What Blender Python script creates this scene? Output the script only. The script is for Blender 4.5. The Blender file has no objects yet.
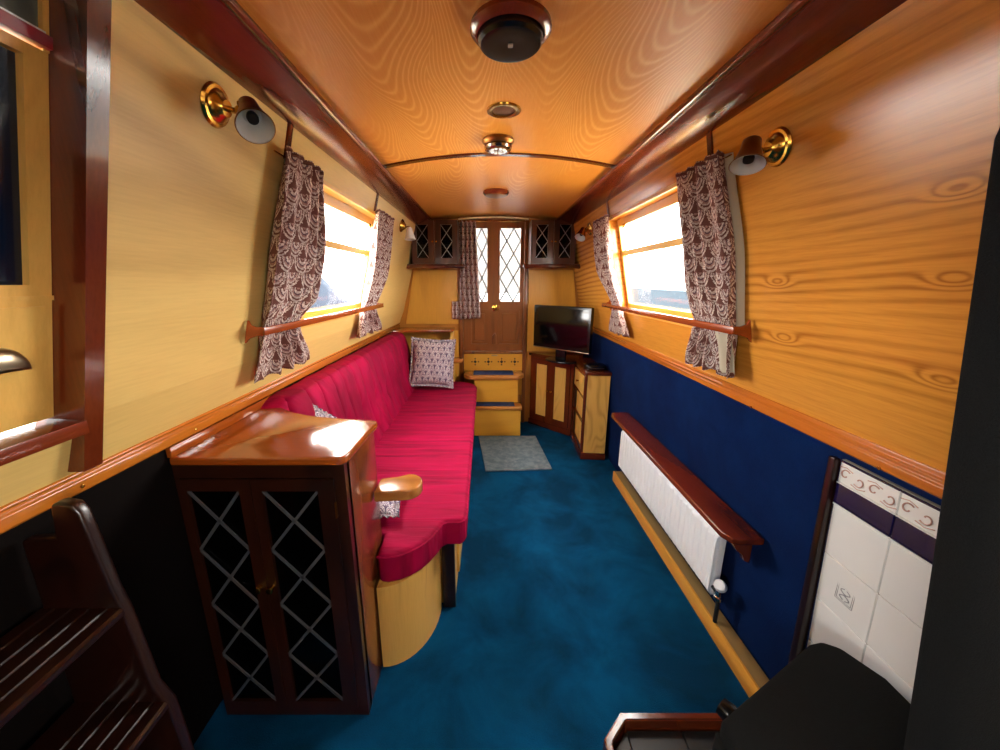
import bpy, bmesh, math, random
from mathutils import Vector, Matrix
random.seed(7)
C = bpy.context.scene.collection
S = bpy.context.scene
PI = math.pi
H = 1.42
# ---------------------------------------------------------------- camera, sky, exposure
cam = bpy.data.cameras.new('camera'); co = bpy.data.objects.new('camera', cam); C.objects.link(co)
cam.sensor_width = 36; cam.lens = 375 / 1000 * 36; cam.clip_start = 0.02
co.location = (0, 0, H); co.rotation_euler = (PI / 2 - math.atan(93 / 375), 0, 0)
cam.shift_x = 12 / 1000
S.camera = co
S.view_settings.view_transform = 'Standard'; S.view_settings.look = 'None'
S.view_settings.gamma = 1; S.view_settings.use_curve_mapping = False
S.view_settings.exposure = 1.88
W = bpy.data.worlds.new('sky'); S.world = W; W.use_nodes = True
W.node_tree.nodes['Background'].inputs[0].default_value = (1, .975, .93, 1)
W.node_tree.nodes['Background'].inputs[1].default_value = 9.0
S.cycles.max_bounces = 10; S.cycles.diffuse_bounces = 6; S.cycles.glossy_bounces = 4
S.cycles.transparent_max_bounces = 12; S.cycles.sample_clamp_indirect = 8
S.cycles.caustics_reflective = False; S.cycles.caustics_refractive = False
def portal(name, loc, rot, sx, sy):
    l = bpy.data.lights.new(name, 'AREA'); l.shape = 'RECTANGLE'; l.size = sx; l.size_y = sy
    l.cycles.is_portal = True
    o = bpy.data.objects.new(name, l); C.objects.link(o); o.location = loc; o.rotation_euler = rot
for sx_, rz in ((-.93, -PI / 2), (1.0, PI / 2)):
    portal('daylight_portal', (sx_, 1.96, 1.52), (PI / 2, 0, rz), 1.1, .6)
    portal('daylight_portal', (sx_, -.95, 1.52), (PI / 2, 0, rz), 1.2, .6)
portal('daylight_portal', (.05, 3.80, 1.57), (-PI / 2, 0, 0), .6, .72)

# ---------------------------------------------------------------- materials
def lin(h):
    v = [int(h[i:i + 2], 16) / 255 for i in (0, 2, 4)]
    return tuple((x / 12.92 if x <= .04045 else ((x + .055) / 1.055) ** 2.4) for x in v) + (1,)
class NT:
    def __init__(s, name):
        s.m = bpy.data.materials.new(name); s.m.use_nodes = True; s.t = s.m.node_tree
        s.b = s.t.nodes['Principled BSDF']
    def n(s, ty, **kw):
        o = s.t.nodes.new(ty)
        for k, v in kw.items(): setattr(o, k, v)
        return o
    def l(s, a, b): s.t.links.new(a, b)
    def set(s, node, i, v):
        if hasattr(v, 'is_output') or isinstance(v, bpy.types.NodeSocket): s.l(v, node.inputs[i])
        else: node.inputs[i].default_value = v
    def math(s, op, a, b=0, c=0):
        o = s.n('ShaderNodeMath', operation=op)
        s.set(o, 0, a); s.set(o, 1, b); s.set(o, 2, c)
        return o.outputs[0]
    def coord(s, sc, kind='Object'):
        t = s.n('ShaderNodeTexCoord'); mp = s.n('ShaderNodeMapping'); mp.inputs['Scale'].default_value = sc
        s.l(t.outputs[kind], mp.inputs[0]); return mp.outputs[0]
    def noise(s, vec, scale, detail=2, rough=.5, dist=0):
        o = s.n('ShaderNodeTexNoise'); s.l(vec, o.inputs['Vector'])
        o.inputs['Scale'].default_value = scale; o.inputs['Detail'].default_value = detail
        o.inputs['Roughness'].default_value = rough; o.inputs['Distortion'].default_value = dist
        return o.outputs['Fac']
    def ramp(s, f, stops, interp='LINEAR'):
        r = s.n('ShaderNodeValToRGB'); r.color_ramp.interpolation = interp
        e = r.color_ramp.elements
        while len(e) < len(stops): e.new(.5)
        for q, (p, c) in zip(e, stops): q.position = p; q.color = lin(c) if isinstance(c, str) else (c, c, c, 1)
        s.l(f, r.inputs[0]); return r.outputs[0]
    def mix(s, f, a, b, mode='MIX'):
        o = s.n('ShaderNodeMix', data_type='RGBA', blend_type=mode)
        for i, v in ((0, f), (6, a), (7, b)):
            if isinstance(v, str): v = lin(v)
            s.set(o, i, v)
        return o.outputs[2]
    def bump(s, h, st, d=.01):
        o = s.n('ShaderNodeBump'); s.l(h, o.inputs['Height']); o.inputs['Strength'].default_value = st
        o.inputs['Distance'].default_value = d; s.l(o.outputs[0], s.b.inputs['Normal'])
    def fin(s, col=None, rough=.5, **kw):
        if col is not None: s.set(s.b, 'Base Color', lin(col) if isinstance(col, str) else col)
        s.set(s.b, 'Roughness', rough)
        for k, v in kw.items(): s.b.inputs[k.replace('_', ' ')].default_value = v
        return s.m
def plain(name, col, rough=.5, **kw): return NT(name).fin(col, rough, **kw)
def veneer(name, light, dark, axis, rings=9, size=2.2, strength=1.0, rough=.3, stretch=.28, coat=0, across=0, eyes=0, vee=0):
    """wood figure: contour lines of a stretched noise field; across = straight lines per metre, eyes = knots the lines bend round, vee = nested cathedral arches"""
    s = NT(name)
    ai = 'XYZ'.index(axis)
    st = [1, 1, 1]; st[ai] = stretch
    v = s.coord(st)
    h = s.math('MULTIPLY', s.noise(v, size, 1.2, .45, .25), rings)
    tc = s.n('ShaderNodeTexCoord'); sp = s.n('ShaderNodeSeparateXYZ'); s.l(tc.outputs['Object'], sp.inputs[0])
    if across: h = s.math('ADD', h, s.math('MULTIPLY', sp.outputs[2 if ai != 2 else 0], across))
    broadm = None
    for (ey, ez) in (eyes or ()):
        dy = s.math('MULTIPLY', s.math('SUBTRACT', sp.outputs[1], ey), 1 / .030); dz = s.math('MULTIPLY', s.math('SUBTRACT', sp.outputs[2], ez), 1 / .011)
        g = s.math('EXPONENT', s.math('MULTIPLY', s.math('ADD', s.math('MULTIPLY', dy, dy), s.math('MULTIPLY', dz, dz)), -.5))
        h = s.math('ADD', h, s.math('MULTIPLY', g, 2.1))
        by = s.math('MULTIPLY', dy, .10); bz = s.math('MULTIPLY', dz, .22)
        bg = s.math('EXPONENT', s.math('MULTIPLY', s.math('ADD', s.math('MULTIPLY', by, by), s.math('MULTIPLY', bz, bz)), -.5))
        broadm = bg if broadm is None else s.math('MAXIMUM', broadm, bg)
    if vee:
        wob = s.math('MULTIPLY', s.noise(s.coord((1, .5, 1)), 2.5, 1), .25)
        fx = s.math('SUBTRACT', s.math('FRACT', s.math('MULTIPLY', s.math('ADD', sp.outputs[0], wob), 4.6)), .5)
        h = s.math('ADD', h, s.math('ADD', s.math('MULTIPLY', s.math('MULTIPLY', fx, fx), vee), s.math('MULTIPLY', sp.outputs[1], 13)))
    ring = s.math('SINE', s.math('MULTIPLY', h, 2 * PI))
    ring = s.math('MULTIPLY_ADD', ring, .5, .5)
    ring = s.math('POWER', ring, 3.0 if vee else 2.2)
    broad = s.noise(v, size * .8, 1)
    patch = s.ramp(broad, [(.50, 0.03), (.60, 1.0)] if vee else [(.46, 0.06), (.62, 1.0)])
    if broadm is not None: patch = s.math('MAXIMUM', patch, s.math('MULTIPLY', broadm, .9))
    st2 = [60, 60, 60]; st2[ai] = 3
    fib = s.noise(s.coord(st2), 3, 3, .65)
    f = s.math('MULTIPLY', s.math('MULTIPLY', ring, patch), .85 * strength)
    f = s.math('ADD', f, s.math('MULTIPLY', s.math('SUBTRACT', fib, .42), .9 * strength))
    f = s.math('MINIMUM', s.math('MAXIMUM', f, 0), 1)
    s.fin(s.mix(f, light, dark), rough)
    s.b.inputs['Coat Weight'].default_value = coat; s.b.inputs['Coat Roughness'].default_value = .12
    return s.m
M = {}
M['oak_wall_left'] = veneer('pale_oak_veneer', 'DCBC70', 'A88444', 'Y', 16, 1.3, .55, .42, .16)  # paler than the right wall: daylight on it put into the tint
M['oak_wall_right'] = veneer('amber_oak_veneer', 'D49238', '8A4C16', 'Y', 10, 1.3, .8, .2, across=30, eyes=((.70, 1.575), (.695, 1.425), (.70, 1.235), (1.12, 1.42), (1.1, 1.26)))  # same oak, deeper orange: the lighting difference is in the tint
M['oak_ceiling'] = veneer('ceiling_oak_veneer', 'C47E28', 'E4B06A', 'Y', 7, 2.2, .55, .40, .32, .06, vee=30)
M['oak_vertical'] = veneer('vertical_oak_veneer', 'D9A440', 'A86F1C', 'Z', 6, 2.6, .7, .35)
M['oak_far'] = veneer('far_wall_oak', 'B87C30', '8A5418', 'Z', 5, 2.4, .6, .35)
M['oak_light'] = veneer('light_oak', 'DDB05A', 'B07F30', 'Z', 8, 7, .6, .4)
M['oak_steps'] = veneer('step_oak', 'D8A238', 'B47C20', 'X', 5, 3, .4, .35)
M['rail'] = veneer('honey_rail', 'BC6E22', '8C4812', 'Y', 4, 6, .7, .22, .1, .5)
M['plinth'] = veneer('plinth_pine', 'D79A3E', 'A06A22', 'Y', 4, 6, .6, .45, .1)
M['plinth_top'] = veneer('plinth_board', '8E7448', '6A5230', 'Y', 4, 6, .5, .5, .1)
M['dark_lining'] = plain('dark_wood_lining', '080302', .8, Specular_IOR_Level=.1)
M['mahog'] = veneer('mahogany', '702A10', '40160A', 'Y', 5, 4, .8, .22, .12, .25)
M['mahog_z'] = veneer('mahogany_upright', '642810', '381408', 'Z', 5, 5, .8, .2, .12, .6)
M['mahog_x'] = veneer('mahogany_cross', '5C240E', '341008', 'X', 5, 5, .8, .2, .12, .6)
M['cab_top'] = veneer('polished_cabinet_top', '9A4C16', '6A2A0A', 'X', 5, 4, .7, .14, .3, .7)
M['cab'] = veneer('cabinet_teak', '2C1208', '160804', 'Z', 5, 6, .9, .3, .1, .15)  # near-black front: its shade is put into the wood colour
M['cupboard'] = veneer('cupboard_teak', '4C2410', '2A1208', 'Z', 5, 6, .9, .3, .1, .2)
M['cab_side'] = veneer('cabinet_side_teak', '74361A', '401A0C', 'Z', 5, 6, .9, .22, .1, .4)  # same wood as the front, coloured lighter as the lit side
M['slat'] = veneer('reddish_slat', '9A4418', '6A2A0C', 'Y', 4, 6, .7, .22, .1, .4)
M['door'] = veneer('door_teak', '8C5424', '55300F', 'Z', 6, 7, .9, .3, .12, .3)
M['dark_wood'] = veneer('stair_mahogany', '200B06', '100403', 'Y', 5, 5, .8, .28, .1, .15)
M['arm'] = veneer('armrest_oak', 'B87A38', '8A4E1C', 'X', 6, 6, .8, .25, .2, .5)
M['winframe'] = veneer('window_frame_pine', 'E0B050', 'B98428', 'Y', 4, 6, .5, .35, .1)
M['brass'] = plain('brass', 'C79A45', .22, Metallic=1.0)
M['oldbrass'] = plain('dull_brass', '8A5A2A', .35, Metallic=.9)
M['nickel'] = plain('satin_nickel', 'A89A80', .28, Metallic=1.0)
M['chrome'] = plain('chrome', 'D0CCC4', .15, Metallic=1.0)
M['lead'] = plain('lead_came', '8E8E92', .45, Metallic=.5)
M['darklead'] = plain('tarnished_came', '55565A', .5, Metallic=.3)  # darker grey came for the side cabinet
M['white'] = plain('white_enamel', 'EEF3F8', .35)
M['shade_in'] = plain('shade_inner_white', 'C9D2D4', .5)
M['cream'] = plain('cream_bead', 'D9CBA8', .3)
M['black'] = plain('black_plastic', '0B0B0D', .25)
M['screen'] = plain('tv_screen', '060607', .12)
M['blackmatt'] = plain('black_matt', '131416', .6)
M['navy'] = plain('navy_glass', '0A1626', .12)
M['navytile'] = plain('navy_tile', '1C1440', .1, Coat_Weight=.6)
M['red'] = plain('red_paint', '8E0A1C', .3)
M['slate'] = plain('slate_tile', '1A1C1E', .4)
M['grout'] = plain('grout', '8C867A', .8)
M['pinkrelief'] = plain('relief_pink', 'A88478', .3)
M['lining'] = plain('curtain_lining', 'B5AE98', .9)
M['greyglass'] = plain('frosted_hatch_pane', '4B5550', .35)
s = NT('white_tile'); n = s.noise(s.coord((1, 1, 1)), 5, 2); M['tile'] = s.fin(s.mix(n, 'E4E6E4', 'DADCDA'), .16, Coat_Weight=.5)
def carpet(name, a, b, sc, bs=.6):
    s = NT(name); v = s.coord((1, 1, 1)); big = s.noise(v, sc, 4, .6, .4); fine = s.noise(v, 260, 2, .7)
    f = s.math('ADD', s.ramp(big, [(.35, 0.0), (.66, 1.0)]), s.math('MULTIPLY', s.math('SUBTRACT', fine, .5), .9))
    s.fin(s.mix(f, a, b), .95); s.b.inputs['Specular IOR Level'].default_value = .1
    s.bump(fine, bs, .004); return s.m
M['carpet'] = carpet('blue_carpet', '002E4C', '004A74', 3.2)
M['wallcarpet'] = carpet('navy_wall_carpet', '021640', '04204E', 4, .4)
M['mat'] = carpet('grey_mat', '5C6E7A', '7C8B92', 18)
M['treadcarpet'] = carpet('tread_carpet', '2A3654', '36446A', 20)
s = NT('black_fleece'); fz = s.noise(s.coord((1, 1, 1)), 500, 2, .7)
s.fin(s.mix(fz, '0A0B0B', '1C1D1E'), .95); s.b.inputs['Specular IOR Level'].default_value = .12; s.bump(fz, .6, .003); M['fleece'] = s.m
def velvet(name, wr, col1='AA0040', col2='80002C'):
    s = NT(name); n = s.noise(s.coord(wr), 1, 3, .55, .6)
    s.fin(s.mix(s.ramp(n, [(.35, 0.0), (.7, 1.0)]), col2, col1), .75)
    s.b.inputs['Specular IOR Level'].default_value = .15
    s.bump(n, .8, .02); return s.m
M['seatcloth'] = velvet('crimson_seat_cloth', (2.2, 22, 2))
M['backcloth'] = velvet('crimson_back_cloth', (3, 7, 3))
def scallop(name, su, sv, c0, c1, c2, c3):
    s = NT(name); t = s.n('ShaderNodeTexCoord'); sp = s.n('ShaderNodeSeparateXYZ'); s.l(t.outputs['UV'], sp.inputs[0])
    nz = s.math('MULTIPLY', s.math('SUBTRACT', s.noise(t.outputs['UV'], 9, 2), .5), .25)
    u = s.math('ADD', s.math('MULTIPLY', sp.outputs[0], su), nz)
    v = s.math('ADD', s.math('MULTIPLY', sp.outputs[1], sv), nz)
    row = s.math('FLOOR', v); fv = s.math('FRACT', v)
    off = s.math('MULTIPLY', s.math('MODULO', s.math('ABSOLUTE', row), 2), .5)
    fu = s.math('ABSOLUTE', s.math('SUBTRACT', s.math('FRACT', s.math('ADD', u, off)), .5))
    r = s.math('SQRT', s.math('ADD', s.math('MULTIPLY', s.math('MULTIPLY', fu, fu), 4.4), s.math('MULTIPLY', fv, fv)))
    ray = s.math('MULTIPLY_ADD', s.math('SINE', s.math('MULTIPLY', s.math('ARCTAN2', fu, fv), 11)), .5, .5)
    k1 = s.ramp(r, [(0, c3), (.14, c1), (.26, c0), (.42, c2), (.52, c3), (.64, c0), (.74, c1), (.86, c0), (.99, c1)], 'CONSTANT')
    col = s.mix(s.math('MULTIPLY', s.math('GREATER_THAN', ray, .62), .40), k1, c1)
    s.fin(col, .85); return s.m
M['curtain'] = scallop('scallop_print', 1, 1, 'DED2C8', '6A4038', '5A4450', 'B08C84')
M['cushion'] = scallop('cushion_print', 1, 1, 'EAE4E4', '5E5068', '45406A', 'B08E98')
s = NT('window_glass'); s.fin('FFFFFF', 0.0); 
mx = s.n('ShaderNodeMixShader'); tr = s.n('ShaderNodeBsdfTransparent'); gl = s.n('ShaderNodeBsdfGlossy'); gl.inputs['Roughness'].default_value = .02
mx.inputs[0].default_value = .06; s.l(tr.outputs[0], mx.inputs[1]); s.l(gl.outputs[0], mx.inputs[2])
s.l(mx.outputs[0], s.t.nodes['Material Output'].inputs[0]); M['glass'] = s.m
s = NT('dark_cabinet_glass'); s.fin('050505', .06)
mx = s.n('ShaderNodeMixShader'); tr = s.n('ShaderNodeBsdfTransparent'); tr.inputs[0].default_value = (.5, .5, .5, 1)
mx.inputs[0].default_value = .35; s.l(tr.outputs[0], mx.inputs[1]); s.l(s.b.outputs[0], mx.inputs[2])
s.l(mx.outputs[0], s.t.nodes['Material Output'].inputs[0]); M['cabglass'] = s.m
s = NT('canal_water'); n = s.noise(s.coord((1, 3, 1)), 2, 3); s.fin(s.mix(n, '161C20', '1E262A'), .8); M['water'] = s.m
M['tarp'] = plain('blue_grey_canvas', '1E2733', .9, Specular_IOR_Level=.1)
M['screen_canvas'] = plain('pale_canvas', '565858', .9, Specular_IOR_Level=.1)  # grey enough to dim the sky behind the door lattice
M['quay'] = plain('pale_concrete', 'D8D2C4', .9)  # kept pale so the added slabs throw light upward
M['bank'] = plain('far_bank', '2C353C', .95, Specular_IOR_Level=.1)

# ---------------------------------------------------------------- mesh helpers
class B:
    def __init__(s): s.bm = bmesh.new(); s.uv = None
    def add(s, other, mat=None):
        me = bpy.data.meshes.new('tmp'); other.to_mesh(me); other.free()
        if mat is not None: me.transform(mat)
        s.bm.from_mesh(me); bpy.data.meshes.remove(me); return s
    def prism(s, pts, a0, a1, axis='Z', bev=0, mat=None, seg=2):
        """polygon in the two other axes extruded along axis: Z->(x,y), Y->(x,z), X->(y,z)"""
        t = bmesh.new()
        def P(p, a): return {'Z': (p[0], p[1], a), 'Y': (p[0], a, p[1]), 'X': (a, p[0], p[1])}[axis]
        lo = [t.verts.new(P(p, a0)) for p in pts]; hi = [t.verts.new(P(p, a1)) for p in pts]
        n = len(pts); t.faces.new(lo[::-1]); t.faces.new(hi)
        for i in range(n): t.faces.new((lo[i], lo[(i + 1) % n], hi[(i + 1) % n], hi[i]))
        bmesh.ops.recalc_face_normals(t, faces=t.faces)
        if bev: bmesh.ops.bevel(t, geom=[e for e in t.edges if e.calc_face_angle(0) > .6], offset=bev, segments=seg, affect='EDGES', profile=.5, clamp_overlap=True)
        return s.add(t, mat)
    def box(s, x0, x1, y0, y1, z0, z1, bev=0, mat=None, seg=2):
        return s.prism([(x0, y0), (x1, y0), (x1, y1), (x0, y1)], z0, z1, 'Z', bev, mat, seg)
    def lathe(s, prof, loc=(0, 0, 0), d=(0, 0, 1), n=32, cap=True):
        t = bmesh.new(); rings = []
        for r, z in prof:
            rings.append([t.verts.new((r * math.cos(2 * PI * k / n), r * math.sin(2 * PI * k / n), z)) for k in range(n)])
        for a, b in zip(rings, rings[1:]):
            for k in range(n): t.faces.new((a[k], a[(k + 1) % n], b[(k + 1) % n], b[k]))
        if cap:
            t.faces.new(rings[0][::-1]); t.faces.new(rings[-1])
        bmesh.ops.remove_doubles(t, verts=t.verts, dist=1e-6)
        bmesh.ops.recalc_face_normals(t, faces=t.faces)
        q = Vector(d).to_track_quat('Z', 'Y').to_matrix().to_4x4()
        return s.add(t, Matrix.Translation(loc) @ q)
    def tube(s, pts, r, n=10):
        t = bmesh.new(); rings = []; pts = [Vector(p) for p in pts]
        for i, p in enumerate(pts):
            d = (pts[min(i + 1, len(pts) - 1)] - pts[max(i - 1, 0)]).normalized()
            a = d.orthogonal().normalized() if i == 0 else (rings_a - d * rings_a.dot(d)).normalized()
            rings_a = a; b = d.cross(a); rr = r[i] if isinstance(r, (list, tuple)) else r
            rings.append([t.verts.new(p + rr * (math.cos(2 * PI * k / n) * a + math.sin(2 * PI * k / n) * b)) for k in range(n)])
        for a, b in zip(rings, rings[1:]):
            for k in range(n): t.faces.new((a[k], a[(k + 1) % n], b[(k + 1) % n], b[k]))
        t.faces.new(rings[0][::-1]); t.faces.new(rings[-1])
        bmesh.ops.recalc_face_normals(t, faces=t.faces)
        return s.add(t)
    def grid(s, fn, nu, nv, uvs=None, closed=False):
        """fn(u,v)->xyz; uvs=(a,b) puts UV = (u*a, v*b)"""
        bm = s.bm; uv = bm.loops.layers.uv.verify() if uvs else None
        vs = [[bm.verts.new(fn(i / nu, j / nv)) for i in range(nu + 1)] for j in range(nv + 1)]
        for j in range(nv):
            for i in range(nu):
                f = bm.faces.new((vs[j][i], vs[j][i + 1], vs[j + 1][i + 1], vs[j + 1][i]))
                if uv:
                    for l, (a, b) in zip(f.loops, ((i, j), (i + 1, j), (i + 1, j + 1), (i, j + 1))): l[uv].uv = (a / nu * uvs[0], b / nv * uvs[1])
        return s
    def holed(s, fn, us, vs, holes, th):
        """panel over breaks us x vs at w=0..th through fn(u,v,w); cells whose centre lies in a hole are left out"""
        t = bmesh.new(); c = {}
        def V(i, j, k):
            if (i, j, k) not in c: c[(i, j, k)] = t.verts.new(fn(us[i], vs[j], th * k))
            return c[(i, j, k)]
        def solid(i, j):
            if not (0 <= i < len(us) - 1 and 0 <= j < len(vs) - 1): return False
            u, v = (us[i] + us[i + 1]) / 2, (vs[j] + vs[j + 1]) / 2
            return not any(a < u < b and p < v < q for a, b, p, q in holes)
        for i in range(len(us) - 1):
            for j in range(len(vs) - 1):
                if not solid(i, j): continue
                t.faces.new((V(i, j, 0), V(i + 1, j, 0), V(i + 1, j + 1, 0), V(i, j + 1, 0)))
                t.faces.new((V(i, j + 1, 1), V(i + 1, j + 1, 1), V(i + 1, j, 1), V(i, j, 1)))
                for di, dj, a, b in ((-1, 0, (i, j), (i, j + 1)), (1, 0, (i + 1, j + 1), (i + 1, j)), (0, -1, (i + 1, j), (i, j)), (0, 1, (i, j + 1), (i + 1, j + 1))):
                    if not solid(i + di, j + dj): t.faces.new((V(*a, 0), V(*b, 0), V(*b, 1), V(*a, 1)))
        bmesh.ops.recalc_face_normals(t, faces=t.faces)
        return s.add(t)
def thing(name, label, cat, loc=(0, 0, 0), group=None, kind=None):
    o = bpy.data.objects.new(name, None); C.objects.link(o); o.location = loc; o.empty_display_size = .05
    if kind: o['kind'] = kind
    if label: o['label'] = label
    if cat: o['category'] = cat
    if group: o['group'] = group
    return o
def obj(name, b, mat, parent=None, smooth=35, label=None, solid=0):
    bm = b.bm if isinstance(b, B) else b
    me = bpy.data.meshes.new(name)
    base = Vector((0, 0, 0)); p = parent
    while p is not None: base += p.location; p = p.parent
    if base.length: bmesh.ops.translate(bm, verts=bm.verts, vec=-base)
    bm.to_mesh(me); bm.free()
    me.materials.append(M[mat])
    if smooth:
        for f in me.polygons: f.use_smooth = True
        me.set_sharp_from_angle(angle=math.radians(smooth))
    o = bpy.data.objects.new(name, me); C.objects.link(o)
    if parent is not None: o.parent = parent
    if label: o['label'] = label
    if solid:
        md = o.modifiers.new('thickness', 'SOLIDIFY'); md.thickness = solid; md.offset = 0
    return o
def tag(o, label, cat, group=None):
    o['label'] = label; o['category'] = cat
    if group: o['group'] = group
    return o
def struct(name, b, mat, parent=None, **k):
    o = obj(name, b, mat, parent, **k)
    if parent is None: o['kind'] = 'structure'
    return o
def rounded(x0, x1, y0, y1, r, n=6):
    pts = []
    for cx, cy, a in ((x1 - r, y1 - r, 0), (x0 + r, y1 - r, 90), (x0 + r, y0 + r, 180), (x1 - r, y0 + r, 270)):
        for k in range(n + 1):
            t = math.radians(a + 90 * k / n); pts.append((cx + r * math.cos(t), cy + r * math.sin(t)))
    return pts
# cabin side surfaces
def XL(z, o=0): return (-.85 + .265 * (z - 1.04) if z > 1.0 else -.88 - .05 * (1 - z)) + o
def XR(z, o=0): return (.92 - .2131 * (z - 1.04) if z > 1.0 else .942 + .055 * (1 - z)) - o
def Lp(y, z, w): return (XL(z) - w, y, z)
def Rp(y, z, w): return (XR(z) + w, y, z)
YF, YB = 3.70, -1.9
MX = .053
def zc(x): return 2.012 - .055 * ((x - MX) / .56) ** 2

# ---------------------------------------------------------------- setting
struct('floor', B().box(-1.0, 1.05, YB, YF + .06, -.03, 0), 'carpet', smooth=0)
def ceil_fn(u, v, w):
    return (u, v, zc(u) + w)
us = [-.507 + 1.12 * i / 16 for i in range(17)]
struct('ceiling', B().holed(ceil_fn, us, [YB, 1.97, YF], [], .03), 'oak_ceiling')
struct('trim_1', B().holed(lambda u, v, w: (u, v, zc(u) - .008 + w), us, [1.965, 1.995], [], .008), 'mahog_x')
# cornice boards and their beads
for nm, X0, X1, sg in (('trim_2', -.615, -.497, 1), ('trim_3', .735, .603, -1)):
    p = [(X0, 1.900), (X0 + sg * .012, 1.900), (X1, 1.948), (X1, 1.975), (X0 - sg * .05, 1.975), (X0 - sg * .05, 1.9)]
    b = B().prism(p, YB, YF, 'Y', .003)
    b.box(min(X1 - .008, X1 + .008), max(X1 - .008, X1 + .008), YB, YF, 1.936, 1.952, .003)
    b.tube([(X1 - sg * .016, YB, 1.944), (X1 - sg * .016, YF, 1.944)], .005, 8)
    struct(nm, b, 'mahog')
WIN = (1.45, 2.5, 1.245, 1.79); RW = (-1.5, -.4, 1.245, 1.79); HAT = (-.30, .715, 1.155, 1.86)  # RW: openings for the added rear windows, out of view
zs = [1.0, 1.155, 1.245, 1.79, 1.86, 1.93]
struct('wall_left', B().holed(Lp, [YB, -1.5, -.4, -.30, .715, 1.45, 2.5, YF], zs, [WIN, RW, HAT], .07), 'oak_wall_left', smooth=0)
struct('wall_right', B().holed(Rp, [YB, -1.5, -.4, 1.45, 2.5, YF], [1.0, 1.245, 1.79, 1.93], [WIN, RW], .07), 'oak_wall_right', smooth=0)
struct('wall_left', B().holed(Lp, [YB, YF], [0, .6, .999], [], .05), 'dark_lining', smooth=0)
struct('wall_right', B().holed(Rp, [YB, YF], [0, .6, .999], [], .05), 'wallcarpet', smooth=0)
# far bulkhead with door opening, back bulkhead
struct('wall_far', B().holed(lambda u, v, w: (u, YF + w, v), [-1.0, -.245, .345, 1.05], [0, .745, 1.99, 2.05], [(-.245, .345, .745, 1.99)], .05), 'oak_far', smooth=0)
struct('wall_back', B().box(-1.0, 1.05, YB - .05, YB, 0, 2.05), 'dark_wood', smooth=0)
# dado rails with steps in the moulding and brass screws
for nm, sg, xw in (('trim_4', 1, -.88), ('trim_5', -1, .93)):
    x = lambda d: xw + sg * d
    dz = .981 - .968 if sg > 0 else .991 - .968
    p = [(x(-.02), .968), (x(.008), .968), (x(.014), .974), (x(.014), 1.002), (x(.009), 1.006), (x(.009), 1.012), (x(.016), 1.017), (x(.016), 1.024), (x(.009), 1.030), (x(.009), 1.040), (x(-.02), 1.040)]
    p = [(a, b + (dz if b < .98 else dz * .6 if b < 1.02 else .004)) for a, b in p]
    r = struct(nm, B().prism(p, YB, YF, 'Y', .0015), 'rail')
    ys = (.72, 1.04, 1.6, 2.3, 3.0) if sg > 0 else (.62, .80, 1.24, 1.75, 2.4, 3.0)
    for k, y in enumerate(ys[:1] + ys[1:2]) if sg > 0 else enumerate(ys):
        obj('screw', B().lathe([(.0, 0), (.0045, 0), (.004, .002), (0, .003)], (x(.014), y, .997), (sg, 0, 0), 12), 'brass', r)
# vertical wall battens above the windows
for k, (f, y, sgn) in enumerate(((XL, 1.33, 1), (XL, 2.29, 1), (XR, 1.40, -1), (XR, 2.50, -1))):
    t = bmesh.new()
    b = B()
    b.holed(lambda u, v, w, f=f, sgn=sgn: (f(v, .007 if True else 0) - sgn * w * 1, u, v), [y - .012, y + .012], [1.80, 1.905], [], .007)
    struct('trim_%d' % (6 + k), b, 'mahog_z', smooth=0)

# windows
def make_window(idx, surf, sgn, y0, y1, full=True):
    root = thing('window_%d' % idx, None, None, (surf(1.5), (y0 + y1) / 2, 1.5), kind='structure')
    w0 = .045
    def f(u, v, w): return surf(u, v, w0 + w)
    fr = B().holed(f, [y0, y0 + .035, y1 - .035, y1], [1.245, 1.28, 1.582, 1.602, 1.757, 1.79], [(y0 + .035, y1 - .035, 1.28, 1.582), (y0 + .035, y1 - .035, 1.602, 1.757)], .025)
    obj('window_frame', fr, 'winframe', root, 0)
    obj('glazing_bead', B().holed(lambda u, v, w: surf(u, v, w0 - .006 + w), [y0 + .03, y0 + .042, y1 - .042, y1 - .03], [1.275, 1.287, 1.577, 1.607, 1.750, 1.762], [(y0 + .042, y1 - .042, 1.287, 1.577), (y0 + .042, y1 - .042, 1.607, 1.75)], .006), 'winframe', root, 0)
    obj('pane', B().holed(lambda u, v, w: surf(u, v, w0 + .012 + w), [y0 + .03, y1 - .03], [1.27, 1.59], [], .004), 'glass', root, 0)
    obj('pane', B().holed(lambda u, v, w: surf(u, v, w0 + .012 + w), [y0 + .03, y1 - .03], [1.595, 1.77], [], .004), 'glass', root, 0)
    # lining of the reveal and moulding round the opening
    obj('reveal_trim', B().holed(lambda u, v, w: surf(u, v, -.008 + w), [y0 - .016, y0, y1, y1 + .016], [1.229, 1.245, 1.79, 1.806], [(y0, y1, 1.245, 1.79)], .008), 'winframe', root, 0)
    c = surf((y1 - .12), 1.74, w0 - .008)
    obj('window_catch', B().box(c[0] - .006, c[0] + .006, y1 - .14, y1 - .11, 1.735, 1.755, .003), 'brass', root)
    return root
def SL(y, z, w): return (XL(z) - w, y, z)
def SR(y, z, w): return (XR(z) + w, y, z)
class Surf:
    def __init__(s, f, sg): s.f = f; s.sg = sg
    def __call__(s, *a):
        if len(a) == 1: return s.f(a[0])
        y, z, w = a; return (s.f(z) - s.sg * w, y, z)
make_window(1, Surf(XL, 1), 1, 1.45, 2.5)
make_window(2, Surf(XR, -1), -1, 1.45, 2.5)
make_window(3, Surf(XL, 1), 1, -1.5, -.4)  # added rear window, out of view, to light the foreground
make_window(4, Surf(XR, -1), -1, -1.5, -.4)  # added opposite, out of view, for the same foreground light

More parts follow.
